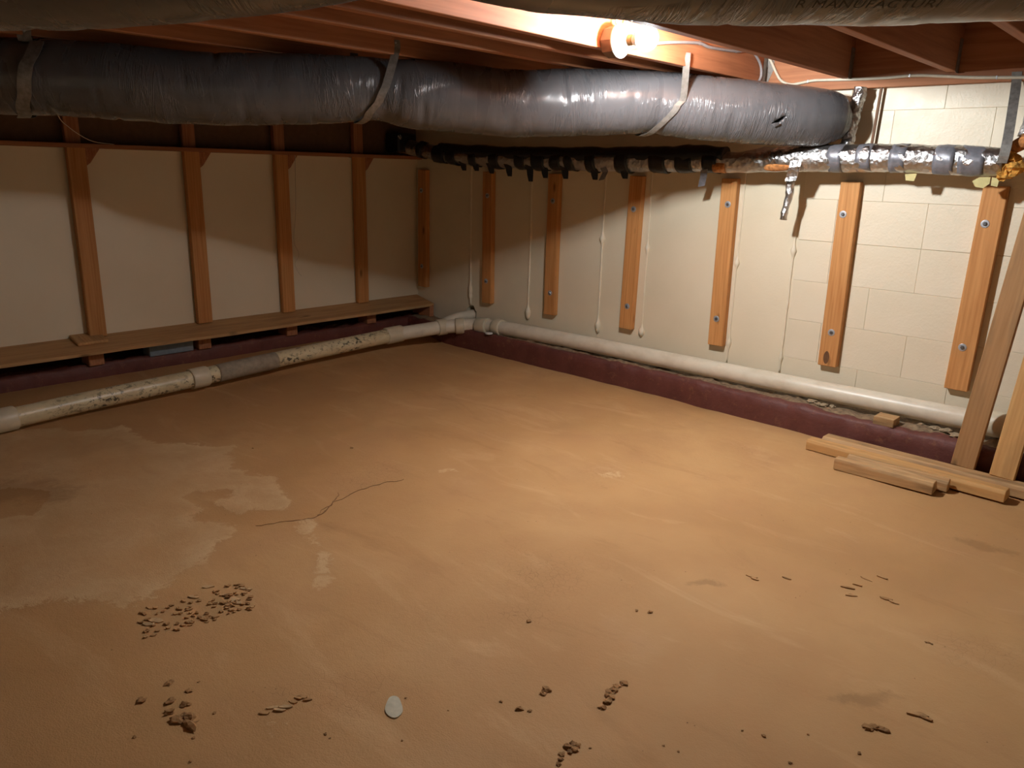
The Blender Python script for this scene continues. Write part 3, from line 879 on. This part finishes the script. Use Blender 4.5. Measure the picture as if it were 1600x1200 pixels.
# ------------------------------------------------------------------ left wall framing
SY = [-2.365, -1.742, -1.158, -.548]
SF_X = .097
names = ['pine wall stud with the scrap of board at its foot', 'pine wall stud next to the one with the board scrap', 'pine wall stud with a pale string down its side', 'pine wall stud nearest the corner with the bolted strips']
for y, lb in zip(SY, names):
    o = board('wall_stud', (SF_X-.019, y, .268), (SF_X-.019, y, 1.283), .09, .038, 'pine', (1, 0, 0))
    tag(o, lb, 'stud')
for y in (-2.99,): tag(board('wall_stud', (SF_X-.019, y, .268), (SF_X-.019, y, 1.283), .09, .038, 'pine', (1, 0, 0)), 'pine wall stud beyond the one with the board scrap, away from the corner', 'stud', 'pine studs beyond the board scrap')
for k, y in enumerate(SY+[-2.99]):
    o = board('cripple_stud', (SF_X-.024, y-.008, 1.302), (SF_X-.024, y-.008, ZTOP), .075, .038, 'fir', (1, 0, 0))
    tag(o, 'short stud on the wall ledge, above '+['the stud with the board scrap', 'the stud next to the board scrap', 'the stud with the string', 'the stud nearest the corner', 'the stud beyond the board scrap'][k], 'stud', 'cripple studs above the ledge')
tag(board('wall_ledge', (.085, YB+.02, 1.292), (.085, -.03, 1.292), .13, .022, 'fir'), 'long thin wooden ledge across the studs at eye level', 'ledge')
GY = SY
for k, y in enumerate(GY):
    y0 = y+.045
    pr = [(y0, 1.281), (y0+.075, 1.281), (y0+.02, 1.205), (y0, 1.19)]
    vs = [(SF_X-.006, a, b) for a, b in pr]+[(SF_X-.040, a, b) for a, b in pr]
    c = V((SF_X-.02, y0+.03, 1.25))
    o = mesh_obj('corner_gusset', [V(v)-c for v in vs], [(0,1,2,3), (4,5,6,7), (0,1,5,4), (1,2,6,5), (2,3,7,6), (3,0,4,7)], 'fir', matrix=Matrix.Translation(c))
    tag(o, 'small wooden gusset under the ledge, beside '+['the stud with the board scrap', 'the stud next to the board scrap', 'the stud with the string', 'the stud nearest the corner'][k], 'gusset', 'gussets under the ledge')
# wide plank the studs stand on, and what is under it
def plank():
    a0, a1 = YB+.02, -.012; n = 60
    vs = []
    for i in range(n+1):
        y = a0+(a1-a0)*i/n; wv = .004*fbm(y*1.5, 2)
        xf = .272+.004*fbm(y*2, 7)
        if i == n: xf -= .02
        for x, z in ((XL+.002, .270), (xf, .226+wv), (xf, .209+wv), (XL+.002, .253)): vs.append((x, y, z))
    c = V((.16, -3.1, .25)); k = 4
    fs = [(i*k+j, i*k+(j+1) % k, (i+1)*k+(j+1) % k, (i+1)*k+j) for i in range(n) for j in range(k)]+[(0,1,2,3), tuple(n*k+j for j in range(4))]
    m = Matrix.Rotation(math.pi/2, 4, 'Z'); m.translation = c; mi = m.inverted()
    o = mesh_obj('wall_plank', [mi @ V(v) for v in vs], fs, 'plank_wood', matrix=m)
    return tag(o, 'long wide plank under the wall studs above the red footing', 'plank')
pk = plank()
c = on(147, 531, 2, .255)
tag(board('board_scrap', (c.x-.055, c.y-.03, .270-(c.x-.107)*.2+.0095), (c.x+.075, c.y-.03, .270-(c.x+.023)*.2+.0095), .155, .016, 'plank_wood', (.2, 0, 1)), 'short scrap of board lying on the long plank', 'board')
for y, lb in ((-2.42, 'wood block propping the long plank, below the board scrap'), (-1.80, 'wood block propping the long plank, near the blue strip'), (-1.20, 'wood block propping the long plank, third towards the corner'), (-.55, 'wood block propping the long plank, nearest the corner')):
    tag(box('prop_block', (XL+.02, y-.04, .128), (.185, y+.04, .236), 'fir', None, .003), lb, 'block')
tag(box('foam_strip', (XL+.03, -2.13, .128), (.18, -1.87, .205), 'foam_blue', None, .004), 'bluish foam strip tucked under the long plank', 'foam')
tag(box('prop_block', (.06, -.062, .128), (.262, -.02, .215), 'fir', None, .004), 'wood block closing the end of the long plank against the block wall', 'block')

# ------------------------------------------------------------------ furring strips bolted to the right wall
FX = [(.102, .090), (.790, .088), (1.375, .088), (1.99, .089), (2.587, .090), (3.212, .092), (3.806, .096)]
WASH = [[(.144,1.06), (.144,.50)], [(.834,1.05), (.834,.464)], [(1.42,1.04), (1.425,.453)], [(2.036,1.02), (2.036,.447)], [(2.632,1.075), (2.63,.458)], [(3.24,1.057), (3.262,.481)], [(3.845,1.05), (3.846,.506)]]
ords = ['in the corner above the plank end', 'second from the corner', 'third from the corner', 'middle of the row', 'third from the leaning boards', 'dark knot at its foot', 'nearest the leaning boards']
for (x, wd), ws_, od in zip(FX, WASH, ords):
    zb = {0: .344}.get(FX.index((x, wd)), .308)
    lean = .006*math.sin(x*7)
    o = board('furring_strip', (x+wd/2-lean, -.0185, zb), (x+wd/2+lean, -.0185, 1.208), wd, .040, 'pine', (0, -1, 0))
    tag(o, 'pine furring strip bolted to the cream wall, '+od, 'strip')
    for wx, wz in ws_:
        m = Matrix.Translation((wx, -.0375, wz)) @ Matrix.Rotation(-math.pi/2, 4, 'Z')
        w_ = lathe('washer', [(0, .0175), (.0018, .0175), (.0026, .0155), (.0012, .008)], 'zinc', m, 20, None); put_m = o.matrix_world.inverted()
        w_.parent = o; w_.matrix_parent_inverse = put_m
        b_ = lathe('bolt_head', [(.0005, .0085), (.006, .0085), (.0085, .006)], 'bolt_steel', m, 6, None, False)
        b_.parent = w_; b_.matrix_parent_inverse = m.inverted()
    if abs(x-3.212) < .01:
        k_ = lathe('knot', [(0, .019), (.0012, .018)], 'dark_wood', Matrix.Translation((3.254, -.0378, .352)) @ Matrix.Rotation(-math.pi/2, 4, 'Z') @ Matrix.Diagonal((1, .8, 1.8, 1)), 16, None)
        k_.parent = o; k_.matrix_parent_inverse = o.matrix_world.inverted()

# ------------------------------------------------------------------ PVC drain line
def drain():
    t = empty('drain_pipe', (.6, -1.5, 0.0))
    tag(t, 'white plastic drain pipe running along both walls round the corner', 'pipe')
    R = .048
    L = [on(-260, 716, 2, .058), on(3, 657, 2, .060), on(150, 624, 2, .065), on(310, 590, 2, .075), on(460, 556, 2, .090), on(615, 523, 2, .115)]
    e0 = on(615, 523, 2, .115); e1 = on(690, 511, 2, .140)
    PR = [V((1.03, -.105, .172)), V((1.7, -.10, .183)), V((2.4, -.098, .186)), V((3.15, -.095, .192)), V((3.99, -.092, .200))]
    tube('pipe_run', catmull([tuple(p) for p in L], 120), R, 'pvc_dirty', t, 24)
    tube('cement_sleeve', catmull([tuple(on(338, 584, 2, .077)), tuple(on(385, 573, 2, .081)), tuple(on(430, 563, 2, .086))], 24), R+.003, 'mortar_stain', t, 24)
    tube('pipe_run', catmull([tuple(e0), tuple(e1)], 20), R*.98, 'pvc_clean', t, 24)
    mid = on(742, 508, 2, .158)
    tube('pipe_run', catmull([tuple(e1), tuple(mid), tuple(PR[0])], 40), R*.99, 'pvc_clean', t, 24)
    tube('pipe_run', catmull([tuple(p) for p in PR], 90), R, 'pvc_clean', t, 24)
    def coupling(c, d, ln, name='coupling', r=R+.007):
        d = V(d).normalized(); c = V(c)
        lathe(name, [(-ln/2, R+.001), (-ln/2, r), (-ln/2+.006, r+.002), (ln/2-.006, r+.002), (ln/2, r), (ln/2, R+.001)], 'pvc_joint', frame_matrix(c-d*.1, c+d*.1, (0, 0, 1)), 28, t)
    dl = (L[5]-L[4]).normalized()
    coupling(L[3], L[4]-L[2], .10)
    coupling(on(5, 656.5, 2, .060), L[2]-L[1], .10)
    coupling(e0, e1-L[4], .13)
    coupling(e1, e1-e0, .07); coupling(e1+(mid-e1)*.55, mid-e1, .06)
    coupling(mid+(PR[0]-mid)*.35, PR[0]-mid, .09)
    coupling(PR[0], PR[1]-PR[0], .07)
    coupling(V((4.09, -.092, .203)), (1, 0, 0), .20)
    # branch into the wall
    br = catmull([tuple(e1+V((-.02, .01, .01))), tuple(on(712, 497, 2, .178)), (.645, .02, .192), (.655, .15, .196)], 30)
    tube('branch_pipe', br, .036, 'pvc_clean', t, 20)
drain()
# white cap fragment under the tee
c = on(764, 521, 2, .14)
o = lathe('white_cap', [(0, .026), (.008, .026), (.009, .02)], 'porcelain', Matrix.Translation((c.x, c.y, .137)) @ Matrix.Rotation(-math.pi/2, 4, 'Y'), 20)
tag(o, 'small white plastic cap lying on the footing under the pipe joint', 'cap')

# ------------------------------------------------------------------ loose lumber
def timber(name, x0, x1, ya, yb, za, h, yaw, label, inset=(.012, .014), mat='pine_pale', extra=0.0):
    """trapezoid rip of lumber: bottom ya..yb, slanted sides, height h"""
    cx, cy = (x0+x1)/2, (ya+yb)/2; L = (x1-x0)/2; W = (yb-ya)/2
    sec = [(-W, 0), (W, 0), (W, h*.25), (W-inset[1], h), (-W+inset[0], h), (-W, h*.72)]
    vs = [(-L+extra*(s[1]/h), s[0], s[1]) for s in sec]+[(L, s[0], s[1]) for s in sec]; k = len(sec)
    fs = [tuple(range(k)), tuple(range(k, 2*k))]+[(j, (j+1) % k, k+(j+1) % k, k+j) for j in range(k)]
    m = Matrix.Translation((cx, cy, za)) @ Matrix.Rotation(yaw, 4, 'Z')
    o = mesh_obj(name, vs, fs, mat, None, False, None, .0018, m)
    return tag(o, label, 'board')
timber('timber', 3.372, 4.185, -.480, -.392, .002, .048, -.035, 'long rough timber under the leaning boards, on its open-floor side', (.006, .030), 'pine_lean')
timber('timber', 3.405, 4.36, -.384, -.296, .002, .046, -.03, 'long rough timber under the leaning boards, against the red footing', (.014, .012))
timber('timber', 3.560, 3.955, -.624, -.552, .002, .050, .02, 'short rough timber on the open floor, outermost of the timbers', (.006, .026))
timber('timber', 3.585, 3.990, -.549, -.502, .002, .048, .02, 'short rough timber wedged between the outermost one and the long timbers', (.022, .006))
a = V((3.985, -.300, .046)); b = V((4.062, -.062, 1.50))
tag(board('leaning_board', a, b, .090, .038, 'pine_grey', (0, -1, .1)), 'brown two-by-four leaning on the wall beside the bolted strips', 'board')
a = V((4.135, -.318, .046)); b = V((4.20, -.062, 1.50))
tag(board('leaning_board', a, b, .090, .038, 'pine_lean', (0, -1, .1)), 'lighter knotty two-by-four leaning on the wall beside the pipe end', 'board')
c = on(1384, 656, 2, .15)
tag(box('wood_block', (c.x-.045, c.y-.035, .128), (c.x+.045, c.y+.055, .166), 'pine_pale', None, .002), 'small offcut block sitting on the crumbling footing', 'block')

# lumps of broken mortar on the footing
random.seed(5)
for px, py, r in ((1268,626,.028), (1286,632,.024), (1300,634,.016), (1278,630,.018), (1478,672,.03), (1462,668,.022), (1492,680,.024), (1440,662,.016)):
    c = on(px, py, 2, .140); c.z = .138
    tag(clump('mortar_lump', c, r, 'mortar', None, .40), 'pale lump of crumbled mortar on the footing top', 'mortar', 'mortar lumps on the footing')

# ------------------------------------------------------------------ mud clods and flakes on the floor
random.seed(21)
def clod(px, py, r, mat='clod', squash=.5, label='small brown mud clod on the floor', group='mud clods scattered on the floor', stretch=1.0, yaw=None):
    p = on(px, py, 2, 0.0)
    r *= .72
    o = clump('mud_clod', V((p.x, p.y, floor_z(p.x, p.y)+r*squash*.45)), r, mat, None, squash)
    o.scale = (stretch, 1, 1); o.rotation_euler.z = random.uniform(0, 3) if yaw is None else yaw
    return tag(o, label, 'clod', group)
cl = dict(label='dark mud clod in the loose cluster beside the pale floor spot', group='mud clods in the loose cluster')
for px, py, r in ((263,1066,.012), (296,1077,.009), (222,1092,.013), (266,1094,.013), (289,1099,.012), (266,1111,.013), (276,1123,.016), (294,1119,.017), (298,1131,.020), (286,1116,.010), (310,1063,.004)):
    clod(px, py, r, stretch=1.3, **cl)
cl = dict(label='clod in the curved trail of mud bits', group='curved trail of mud bits')
for px, py, r in ((975,1065,.011), (964,1070,.010), (957,1077,.013), (952,1083,.014), (955,1087,.011), (950,1094,.013), (942,1104,.010)):
    clod(px, py, r, stretch=1.3, **cl)
cl = dict(label='crumbly mud bit beside the curved trail', group='mud bits beside the curved trail')
for px, py, r in ((853,1075,.014), (848,1082,.011), (812,1106,.011), (828,1110,.007), (783,1094,.006)):
    clod(px, py, r, **cl)
cl = dict(label='dark crumb in the tight clump of mud trailing off', group='tight clump of mud crumbs')
for px, py, r in ((886,1166,.012), (896,1161,.010), (897,1170,.012), (903,1164,.009), (878,1178,.009), (876,1186,.008), (873,1194,.008), (890,1174,.008)):
    clod(px, py, r, **cl)
for px, py, r in ((1356,1136,.012), (1366,1135,.013), (1376,1136,.011), (1384,1139,.010)):
    clod(px, py, r, stretch=1.5, label='brown twig-like mud crumb in a short broken row', group='short broken row of mud crumbs', yaw=.5)
for px, py, r in ((1452,1005,.006), (1447,1004,.005), (1456,1007,.005), (210,1148,.006), (297,1187,.005), (302,1150,.005), (508,1144,.006), (515,1150,.004), (922,1168,.004), (1343,1175,.006), (1263,1145,.004), (1194,1148,.007), (826,968,.010), (1016,955,.010), (995,952,.007), (395,700,.006), (549,700,.010), (1160,1140,.004), (1235,1190,.006), (1060,1172,.004), (1037,1163,.004), (335,1111,.006), (634,1088,.004), (628,1154,.004), (700,1108,.003)):
    clod(px, py, r, label='lone mud crumb lying on bare floor', group='lone mud crumbs')
# curled flakes of dried silt
random.seed(33)
def flake(px, py, sx, sy, yaw, label, group):
    p = on(px, py, 2, 0); n = 7; vs = []
    for k in range(n):
        a = 2*math.pi*k/n; r = random.uniform(.75, 1.15)
        vs.append((sx*r*math.cos(a), sy*r*math.sin(a), .0012+random.uniform(0, .0045 if sx < .011 else .003)))
    vs = vs+[(x, y, z-.003) for x, y, z in vs]
    fs = [tuple(range(n)), tuple(range(n, 2*n))]+[(k, (k+1) % n, n+(k+1) % n, n+k) for k in range(n)]
    o = mesh_obj('silt_flake', vs, fs, ('clod_pale' if 'pale' in label and sx > .0135 else random.choice(['clod', 'clod_floor', 'clod_floor', 'clod_floor'])), matrix=Matrix.Translation((p.x, p.y, floor_z(p.x, p.y)+.0006)) @ Matrix.Rotation(yaw, 4, 'Z'))
    tag(o, label, 'flake', group)
for k in range(110):
    f = random.random(); x = 225+f*165+random.uniform(-12, 12); y = 975-f*45+random.uniform(-24, 22)
    flake(x, y, random.uniform(.004, .011), random.uniform(.0025, .006), random.uniform(.2, 1.2), 'small curled silt flake in the flaky patch beside the pale crust', 'curled silt flakes in the flaky patch')
for x, y in ((325,916), (302,932), (352,928), (370,940), (384,918), (366,935), (233,975), (243,969)):
    flake(x, y, random.uniform(.014, .024), random.uniform(.006, .010), random.uniform(.5, 1.0), 'larger pale silt flake among the curled ones', 'larger pale flakes')
for x, y in ((1352,903), (1340,914), (1385,935), (1396,940), (1330,930), (1324,918), (1380,901), (1230,902), (1175,900), (1180,904), (1430,1115), (1445,1120), (1440,1115)):
    flake(x, y, random.uniform(.012, .022), random.uniform(.004, .007), random.uniform(-.2, .5), 'thin raised flake on the sandy floor', 'thin raised flakes')
# shallow scab of peeled silt and the pale round spot
def patch(name, pts, mat, h):
    q = [on(x, y, 2, 0) for x, y in pts]; c = sum(q, V())/len(q); n = len(q)
    zz = [floor_z(p.x, p.y) for p in q]
    vs = [(p.x-c.x, p.y-c.y, z+h+.0015) for p, z in zip(q, zz)]+[(p.x-c.x, p.y-c.y, z-.003) for p, z in zip(q, zz)]
    vs.append((0, 0, floor_z(c.x, c.y)+h+.0025))
    fs = [(k, (k+1) % n, 2*n) for k in range(n)]+[(k, (k+1) % n, n+(k+1) % n, n+k) for k in range(n)]
    o = mesh_obj(name, vs, fs, mat, matrix=Matrix.Translation((c.x, c.y, 0)))
    return o
o = patch('paint_spot', [(616+14*math.cos(a)*(1+.1*math.sin(3*a))*(1 if math.cos(a) < 0 else .92), 1103+17*math.sin(a)) for a in np.linspace(0, 2*math.pi, 24, endpoint=False)], 'paint_spot', .0015)
put(o, floor)

for x, y in ((436,1107), (446,1103), (458,1094), (466,1089), (475,1087), (426,1104), (413,1112), (480,1092)):
    flake(x, y, random.uniform(.010, .018), random.uniform(.004, .007), random.uniform(.2, 1.2), 'raised flake on the rim of the peeled patch between clods and pale spot', 'raised flakes on the peeled rim')

# thin open cracks in the floor skin
def crack(pts, wd):
    C0 = catmull([(x, y, 0) for x, y in pts], 46); P = []
    for k, p in enumerate(C0):
        x, y = p[0]+.010*fbm(p[0]*30, p[1]*30, 3), p[1]+.010*fbm(p[0]*30, p[1]*30, 11)
        P.append((x, y, floor_z(x, y)+.0012))
    W = [max(.0006, wd*(.6+.8*fbm(k*.35, wd*900)))*math.sin(math.pi*(k+.5)/46)**.4 for k in range(46)]
    T_ = np.gradient(np.array(P), axis=0); S_ = np.stack([-T_[:, 1], T_[:, 0], 0*T_[:, 0]], 1)
    put(ribbon('crack', P, S_, W, .0012, 'crack_dark'), floor)
simple('crack_dark', srgb(132, 94, 58), .95, 0, .2, 40, 0)
for l, wd in zip(CRACKS, (.0055, .0035)): crack(l, wd)
